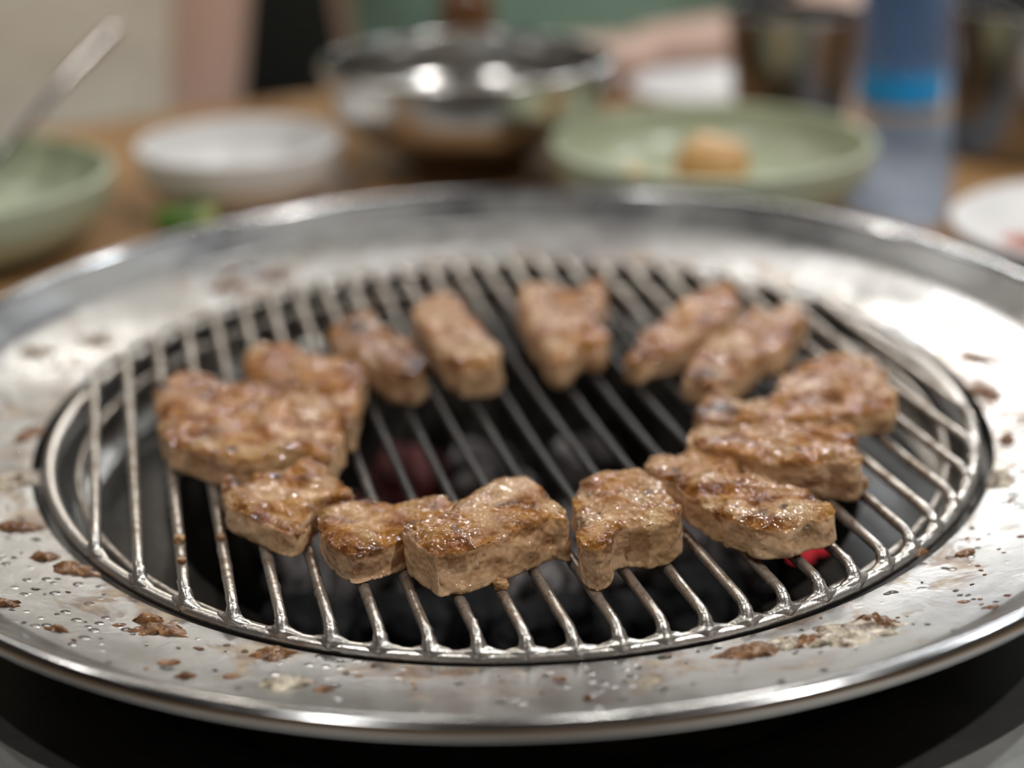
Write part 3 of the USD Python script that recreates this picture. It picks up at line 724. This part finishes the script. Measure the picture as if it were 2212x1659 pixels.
meat(PK, 'chunky pork piece with a pointed tongue hanging toward the front', [(1241, 1075), (1246, 1050), (1256, 1028), (1292, 1012), (1327, 1007), (1390, 1010), (1415, 1030), (1440, 1048), (1463, 1075), (1463, 1100), (1447, 1122), (1403, 1134), (1352, 1128), (1330, 1135), (1318, 1165), (1285, 1180), (1255, 1170), (1240, 1135), (1237, 1105)], .0125, lean=(.0003, -.0018), fat=[(1370, 1100, 4), (1420, 1160, 5), (1255, 1090, 2)], char=[(1400, 1070, 1.6), (1385, 1165, 1.0)], sear=.6, seed=11, edge=.0008)
meat(PK, 'browned pork slice lying half under the front centre slice, to its left', [(682, 1130), (690, 1092), (714, 1079), (763, 1073), (844, 1079), (896, 1073), (931, 1065), (964, 1062), (990, 1078), (985, 1110), (930, 1130), (885, 1140), (855, 1160), (823, 1172), (757, 1190), (728, 1178), (700, 1160)], .0092, lean=(.0008, -.0022), char=[(745, 1085, 4), (800, 1082, 3), (700, 1100, 2.5)], fat=[(940, 1075, 5), (790, 1190, 3)], sear=1.0, seed=12, edge=.0008, grain=.25)
meat(PK, 'kite-shaped pork piece with a nose pointing front, left front', [(478, 1026), (490, 1022), (512, 1024), (530, 1036), (555, 1025), (605, 1012), (642, 990), (671, 985), (695, 1005), (714, 1015), (750, 1032), (758, 1058), (752, 1075), (687, 1082), (672, 1105), (640, 1140), (612, 1140), (565, 1115), (520, 1095), (482, 1080)], .0085, lean=(0, -.0018), char=[(520, 1045, 3), (600, 1042, 2)], fat=[(690, 1060, 2.5), (500, 1100, 3)], sear=.95, seed=13, edge=.0008, grain=.15)
meat(PK, 'thick front centre pork slice with a broad pale pink cut face', [(868, 1137), (880, 1128), (935, 1105), (990, 1094), (1000, 1072), (1015, 1060), (1060, 1035), (1100, 1025), (1132, 1021), (1165, 1040), (1192, 1068), (1200, 1085), (1219, 1092), (1221, 1115), (1190, 1108), (1130, 1130), (1040, 1166), (985, 1180), (934, 1187), (900, 1162)], .0125, lean=(.0012, -.0030), fat=[(1205, 1120, 3.5), (1060, 1080, 5), (985, 1115, 3)], char=[(885, 1135, 2.4), (990, 1165, 1.6), (1085, 1105, 1.4)], sear=.72, seed=14, edge=.0008)

# crumbs stuck to the bars
CR = [(1872, 1042, 2.2, 'brown fried crumb on a bar at the right end of the thick square-cut slice'), (403, 1163, 1.3, 'pale crumb stuck on the third bar, the higher of two'), (414, 1208, 1.0, 'pale crumb stuck on the third bar, the lower of two'), (492, 1158, 1.0, 'golden crumb stuck on the fourth bar left of the front meat'), (1050, 1268, 1.6, 'ragged crumb under the front tip of the front centre slice'), (770, 925, 1.6, 'yellowish scrap at the right end of the largest slice')]
for k, (px, py, s, lab) in enumerate(CR):
    p = at_surface(px, py, lambda x, y: float(grate_z(x, y)) + WR + .0006)
    # seat it on the nearest bar
    rel = np.array(p[:2]) - GOFF
    o = rel @ GN
    kb = round((o - OFF0) / STEP)
    p2 = np.array(p[:2]) + GN * (OFF0 + STEP * kb - o)
    t = thing('meat_crumb', lab, 'crumb', (p2[0], p2[1], float(grate_z(*p2)) + WR + s * .0005))
    obj('crumb', lump(s * .0012, s * .001, s * .0008, 70 + k), M_crumb, t, smooth=40)


# ------------------------------------------------------------------ things on the table
def bowl_profile(r, h, foot, th, curve=.6):
    pts = [(0, .0022), (foot * .9, .0022), (foot * .93, 0), (foot, 0), (foot * 1.03, .003)]
    body = [(foot * 1.03 + (r - foot * 1.03) * math.sin(t * PI / 2) ** curve, .003 + (h - .003) * (1 - math.cos(t * PI / 2)) ** .9) for t in np.linspace(0.06, 1, 22)]
    o = np.array([(0, .003)] + [(foot * .98, .003)] + body)
    prof = shell_of(o, th)
    footring = [(foot * .86, .0035), (foot * .88, 0), (foot * .99, 0), (foot * 1.03, .0045)]
    return prof, footring


def bowl(name, label, cat, loc, r, h, foot, th, m, curve=.6, rim=0):
    t = thing(name, label, cat, loc)
    prof, fr = bowl_profile(r, h, foot, th, curve)
    obj('body', lathe(prof, 128), m, t, smooth=45)
    obj('foot', lathe(fr, 96), m, t, smooth=45)
    if rim:
        obj('rolled_rim', torus(r - th * .5, rim, h, 128, 12), m, t, smooth=60)
    return t


Z0 = ZT
WB = (-.1370, .3225, Z0)
bowl('white_dish', 'shallow white dish with a smear of sauce, left of the steel bowl', 'dish', WB, .0525, .0310, .030, .0028, M_white, .75, .0019)
s = blob(.022, .014, .0022, 5, 30, 6, .4)
s.vertices += [.004, -.006, .0066]
tag(obj('sauce_smear', trimesh.Trimesh(s.vertices + np.array(WB), s.faces, process=False), M_sauce), 'pale beige sauce left in the white dish', 'sauce')
SB = (-.0188, .3800, Z0)
t = thing('steel_bowl', 'large stainless steel bowl with rolled rim behind the grill', 'bowl', SB)
o = smooth_profile([(0, .0035), (.028, .0035), (.036, .006), (.050, .016), (.066, .026), (.0755, .036), (.0785, .048), (.0790, .0585)], 60)
o = o[o[:, 0] >= 0]
obj('body', lathe(shell_of(o, .0014), 128), M_steel, t, smooth=50)
obj('rolled_rim', torus(.0787, .0022, .0588, 128, 12), M_steel, t, smooth=60)
obj('foot', lathe([(.030, .0045), (.031, 0), (.0345, 0), (.036, .0065)], 96), M_steel, t)
GB = (.1025, .2890, Z0)
bowl('green_bowl', 'sage green bowl holding tan garlic, right of the steel bowl', 'bowl', GB, .0795, .0335, .042, .0032, M_green, .7, .0021)
GB2 = (-.2665, .2500, Z0)
bowl('green_bowl', 'sage green bowl with a steel spoon, at the left edge', 'bowl', GB2, .0800, .0345, .042, .0032, M_green, .7, .0021)
# food in the right green bowl
t = thing('garlic_clump', 'round tan garlic bulb in the right green bowl', 'garlic', (.1035, .296, Z0 + .0185))
g = lump(.0185, .0165, .0165, 91, .95)
trimesh.smoothing.filter_laplacian(g, iterations=3)
obj('bulb', g, M_dumpling, t, smooth=True)
t = thing('garlic_scrap', 'small orange scrap beside the garlic bulb in the green bowl', 'garlic', (.0775, .284, Z0 + .0125))
obj('scrap', lump(.012, .008, .005, 92, .9), M_dumpling, t, smooth=True)
t = thing('garlic_scrap', 'pale orange scrap at the left wall of the right green bowl', 'garlic', (.0640, .296, Z0 + .0155))
obj('scrap', lump(.006, .006, .004, 93, .9), M_dumpling, t, smooth=True)
# spoon in the left bowl
pts = smooth_profile([(-.262, .278, -.004), (-.2445, .290, .020), (-.222, .318, .044), (-.2005, .348, .0660)], 24) if False else np.array([np.interp(np.linspace(0, 1, 24), [0, .3, .65, 1], [a, b, c, d]) for a, b, c, d in ((-.268, -.2475, -.224, -.2005), (.272, .288, .317, .348), (-.003, .019, .044, .0665))]).T
t = thing('steel_spoon', 'grey steel spoon leaning out of the left green bowl', 'spoon')
obj('handle', tube(pts, np.linspace(.0022, .0034, 24), 12), M_cup, t, smooth=60)
sp = trimesh.creation.icosphere(3, 1.0)
sp.vertices = sp.vertices * [.020, .014, .0035] + [-.277, .266, -.0045]
obj('spoon_head', sp, M_cup, t, smooth=True)
# cut green chili
ch = at(405, 478, Z0 + .006)
t = thing('green_chili', 'cut green chili end lying on the table by the white dish', 'chili', (ch[0], ch[1], Z0 + .0068), 0)
obj('skin', lathe([(0, -.0160), (.004, -.0155), (.0062, -.011), (.0066, .004), (.0066, .0075), (0, .0075)], 32).apply_transform(trimesh.transformations.rotation_matrix(PI / 2, [0, 1, 0])), M_chili, t)
obj('cut_end', lathe([(0, .0075), (.0066, .0075), (.0066, .0125), (.0052, .0140), (0, .0140)], 32).apply_transform(trimesh.transformations.rotation_matrix(PI / 2, [0, 1, 0])), M_chili_cut, t, label='pale cut end')


def cup(name, label, loc, r0, r1, h):
    t = thing(name, label, 'cup', loc)
    o = np.array([(0, .0015), (r0 * .9, .0015), (r0, .003), *[(r0 + (r1 - r0) * q, .003 + (h - .003) * q) for q in np.linspace(.05, 1, 12)]])
    obj('body', lathe(shell_of(o, .0009), 96), M_cup, t, smooth=40)
    obj('rim', torus(r1 - .0004, .0011, h, 96, 10), M_cup, t, smooth=60)
    obj('base', lathe([(0, 0), (r0 * .92, 0), (r0 * .99, .0025), (0, .0018)], 64), M_cup, t)


cup('steel_cup', 'tapered steel cup standing behind the right green bowl', (.1650, .4180, Z0), .0300, .0385, .0735)
cup('steel_cup', 'dark steel cup cut off by the right edge', (.2870, .380, Z0), .0375, .0435, .080)
# blue bottle
t = thing('blue_bottle', 'translucent blue plastic water bottle with gathered light painted in its foot', 'bottle', (.2535, .512, Z0))
obj('body', lathe(smooth_profile([(0, .0250), (.0275, .0252), (.0288, .030), (.0288, .10), (.0288, .135), (.024, .155), (.013, .170), (.013, .185), (0, .185)], 60), 64, closed=False), M_blue, t, smooth=40)
obj('base', lathe([(0, 0.001), (.0262, 0.0), (.0284, .003), (.0288, .0250), (0, .0250)], 64), M_blue_caustic, t, smooth=40, label='bottle foot coloured as light gathered in it')  # saturated blue paints the light focused in the foot
obj('cap', lathe([(0, .185), (.0145, .185), (.0145, .203), (0, .204)], 48), M_white, t)
# paper sheet
q = [at(a, b, Z0)[:2] for a, b in ((1872, 262), (2075, 258), (2040, 480), (1985, 500), (1790, 445))]
tag(obj('paper_sheet', to_tm(CS(Polygon(q)).extrude(.0006).translate((0, 0, Z0 + .0001))), M_paper, None, smooth=False), 'pale blue-grey paper sheet on the table below the blue bottle', 'paper')
# plates
t = thing('white_plate', 'white plate cut off by the right edge with a red morsel', 'plate', (.2690, .200, Z0))
obj('body', lathe(shell_of(np.array([(0, .003), (.040, .003), (.046, .005), (.058, .010), (.068, .0125)]), .0026), 128), M_white, t, smooth=45)
obj('foot', lathe([(.036, .004), (.037, 0), (.041, 0), (.043, .0055)], 96), M_white, t)
pm = at(2203, 545, Z0 + .008)
t = thing('red_morsel', 'small red morsel on the white plate at the right edge', 'food', (pm[0] + .002, pm[1] + .003, Z0 + .0105))
obj('piece', lump(.010, .006, .004, 95), M_red, t, smooth=True)
t = thing('white_plate', 'small white plate behind the tapered steel cup', 'plate', (.1330, .5050, Z0))
obj('body', lathe(shell_of(np.array([(0, .003), (.032, .003), (.038, .005), (.048, .011), (.054, .0145)]), .0024), 128), M_white, t, smooth=45)
obj('foot', lathe([(.027, .004), (.028, 0), (.032, 0), (.034, .0055)], 96), M_white, t)
# brown bottle
t = thing('brown_bottle', 'small brown bottle standing behind the steel bowl', 'bottle', (-.0215, .520, Z0))
obj('body', lathe(smooth_profile([(0, 0), (.0165, 0), (.0175, .002), (.0175, .060), (.0165, .072), (.008, .086), (.0078, .098), (0, .098)], 60), 64, closed=False), M_brown, t, smooth=40)
obj('cap', lathe([(0, .098), (.0095, .098), (.0095, .109), (0, .110)], 48), M_cup, t)

# ------------------------------------------------------------------ bench and diners
bench = thing('booth_bench', 'black vinyl booth bench behind the diners', 'bench', (-.02, .62, FLOOR), math.degrees(TANG))
obj('seat', box(-1.1, .10, .33, 1.25, .60, .44, .03), M_seat, bench)
obj('backrest', box(-1.1, .52, .44, 1.25, .64, .90, .03), M_seat, bench)
obj('base', box(-1.08, .14, 0, 1.23, .58, .33), M_dark_wood, bench, smooth=False)


def hand(wrist, d, up, mat_, parent, s=1.0):
    d = np.array(d, float) / np.linalg.norm(d)
    up = np.array(up, float)
    side = np.cross(d, up)
    parts = []

    def chain(ps, rs):
        sp = [Manifold.sphere(r * s, 12).translate(tuple(map(float, p))) for p, r in zip(ps, rs)]
        for a, b in zip(sp[:-1], sp[1:]):
            parts.append(Manifold.batch_hull([a, b]))
    W_ = np.array(wrist, float)
    parts.append(Manifold.batch_hull([Manifold.sphere(r * s, 12).translate(tuple(W_ + s * (d * a + side * b))) for a, b, r in ((0, .016, .014), (0, -.016, .014), (.07, .030, .010), (.07, -.030, .010))]))
    for j, (b, L) in enumerate(((.030, .062), (.010, .072), (-.011, .068), (-.030, .052))):
        k0 = W_ + s * (d * .068 + side * b)
        k1 = k0 + s * (d * L * .48 - up * .006)
        k2 = k1 + s * (d * L * .30 - up * .014)
        k3 = k2 + s * (d * L * .16 - up * .014)
        chain([k0, k1, k2, k3], [.0092, .0085, .0078, .0068])
    t0 = W_ + s * (d * .018 + side * .022)
    chain([t0, t0 + s * (d * .028 + side * .022 - up * .004), t0 + s * (d * .056 + side * .026 - up * .010)], [.012, .0100, .0082])
    return parts


def person(label, torso, legs, arm_l, arm_r, hands, shirt, head, hair_len, sleeves):
    t = thing('person', label, 'person')
    mans = []

    def chain(ps, rs):
        sp = [Manifold.sphere(r, 20).translate(tuple(map(float, p))) for p, r in zip(ps, rs)]
        for a, b in zip(sp[:-1], sp[1:]):
            mans.append(Manifold.batch_hull([a, b]))
    for arm in (arm_l, arm_r):
        chain(*arm)
    hp, hr = head
    hp = np.array(hp, float)
    chain([hp - [0, -.02, .20], hp - [0, -.01, .09]], [.05, .048])
    mans.append(Manifold.sphere(1, 32).scale((.074, .092, .105)).translate(tuple(hp)))
    mans.append(Manifold.batch_hull([Manifold.sphere(.045, 20).translate(tuple(hp + [0, -.030, -.075])), Manifold.sphere(.06, 20).translate(tuple(hp + [0, -.015, -.02]))]))
    mans.append(Manifold.batch_hull([Manifold.sphere(.008, 12).translate(tuple(hp + [0, -.098, .005])), Manifold.sphere(.013, 12).translate(tuple(hp + [0, -.100, -.022])), Manifold.sphere(.016, 12).translate(tuple(hp + [0, -.082, -.02]))]))
    for sx in (-1, 1):
        mans.append(Manifold.sphere(1, 14).scale((.010, .020, .032)).translate(tuple(hp + [sx * .076, .008, -.005])))
    for w, d, up in hands:
        mans += hand(w, d, up, None, None)
    b = to_tm(Manifold.batch_boolean(mans, m3.OpType.Add).refine_to_length(.009))
    trimesh.smoothing.filter_taubin(b, iterations=6)
    obj('body', b, M_skin, t, smooth=True)
    for sx in (-1, 1):
        e = trimesh.creation.icosphere(2, .0095)
        e.apply_translation(hp + [sx * .031, -.081, .008])
        obj('eye', e, M_hair, t, smooth=True)
    mo = trimesh.creation.icosphere(2, 1)
    mo.vertices = mo.vertices * [.022, .008, .006] + (hp + [0, -.080, -.060])
    obj('mouth', mo, M_red, t, smooth=True)
    h1 = Manifold.sphere(1, 32).scale((.082, .098, .110)).translate(tuple(hp + [0, .012, .014]))
    h1 = h1 - Manifold.cube((.3, .3, .3), True).translate(tuple(hp + [0, -.20, -.105]))
    if hair_len:
        h1 = h1 + Manifold.batch_hull([Manifold.sphere(.075, 20).translate(tuple(hp + [0, .045, 0])), Manifold.sphere(.07, 20).translate(tuple(hp + [0, .075, -hair_len]))])
    hm = to_tm(h1.refine_to_length(.01))
    trimesh.smoothing.filter_taubin(hm, iterations=6)
    obj('hair', hm, M_hair, t, smooth=True)
    # shirt: torso and sleeves as one garment
    sh = []
    for ps, rs in torso + sleeves:
        sp = [Manifold.sphere(1, 24).scale(r if np.ndim(r) else (r, r, r)).translate(tuple(map(float, p))) for p, r in zip(ps, rs)]
        for a, c in zip(sp[:-1], sp[1:]):
            sh.append(Manifold.batch_hull([a, c]))
    sm = to_tm(Manifold.batch_boolean(sh, m3.OpType.Add).refine_to_length(.012))
    trimesh.smoothing.filter_taubin(sm, iterations=10)
    vv = np.array(sm.vertices)
    sm.vertices = vv + np.array(sm.vertex_normals) * (.016 * (fbm(vv * [9, 9, 14], 3, 5) - .5))[:, None]
    obj('shirt', sm, shirt, t, smooth=True)
    obj('trousers', limb(legs[0][0], legs[0][1], .02, 8, more=legs[1:]), M_trousers, t, smooth=True)
    return t


# diner in beige, seated at the far left of the table
person('person in a beige shirt sitting across the table at far left, bare arm hanging down',
       [([(-.375, .700, -.24), (-.370, .660, -.06), (-.365, .680, .16), (-.36, .70, .27)], [(.165, .125, .12), (.155, .135, .11), (.165, .115, .10), (.11, .08, .05)])],
       [([(-.30, .72, -.27), (-.29, .40, -.26), (-.29, .42, -.715)], [.085, .062, .05]), ([(-.45, .72, -.27), (-.46, .40, -.26), (-.46, .42, -.715)], [.085, .062, .05])],
       ([(-.545, .70, .22), (-.60, .63, -.04), (-.52, .52, -.15)], [.046, .040, .030]),
       ([(-.190, .690, .22), (-.2010, .640, .06), (-.2150, .620, -.045), (-.27, .54, -.16)], [.036, .030, .028, .024]),
       [((-.51, .51, -.155), (.6, -.5, -.2), (0, 0, 1)), ((-.275, .53, -.165), (-.5, -.6, -.1), (0, 0, 1))],
       M_beige, ((-.36, .66, .475), .1), 0, [([(-.30, .70, .24), (-.198, .688, .215), (-.199, .670, .15)], [.06, .050, .046]), ([(-.43, .70, .24), (-.545, .70, .215), (-.565, .675, .12)], [.06, .058, .056])])
# diner in teal, seated opposite
person('person in a teal shirt sitting opposite with one bare forearm resting on the table',
       [([(.035, .860, -.24), (.035, .810, -.04), (.035, .835, .16), (.035, .86, .27)], [(.165, .125, .12), (.160, .140, .11), (.165, .115, .10), (.11, .08, .05)])],
       [([(.11, .88, -.27), (.12, .56, -.26), (.12, .58, -.715)], [.085, .062, .05]), ([(-.04, .88, -.27), (-.05, .56, -.26), (-.05, .58, -.715)], [.085, .062, .05])],
       ([(-.125, .88, .22), (-.105, .90, -.04), (-.03, .72, -.15)], [.046, .038, .028]),
       ([(.215, .86, .22), (.248, .640, .0090), (.160, .592, .0030), (.100, .588, .0005)], [.044, .028, .0230, .019]),
       [((-.025, .715, -.152), (.6, -.5, -.1), (0, 0, 1)), ((.092, .588, -.0025), (-1, .05, 0), (0, 0, 1))],
       M_teal, ((.035, .82, .475), .1), .2, [([(.10, .86, .24), (.213, .858, .215), (.224, .785, .145)], [.06, .055, .048]), ([(-.03, .86, .24), (-.125, .88, .215), (-.115, .89, .06)], [.06, .058, .054])])
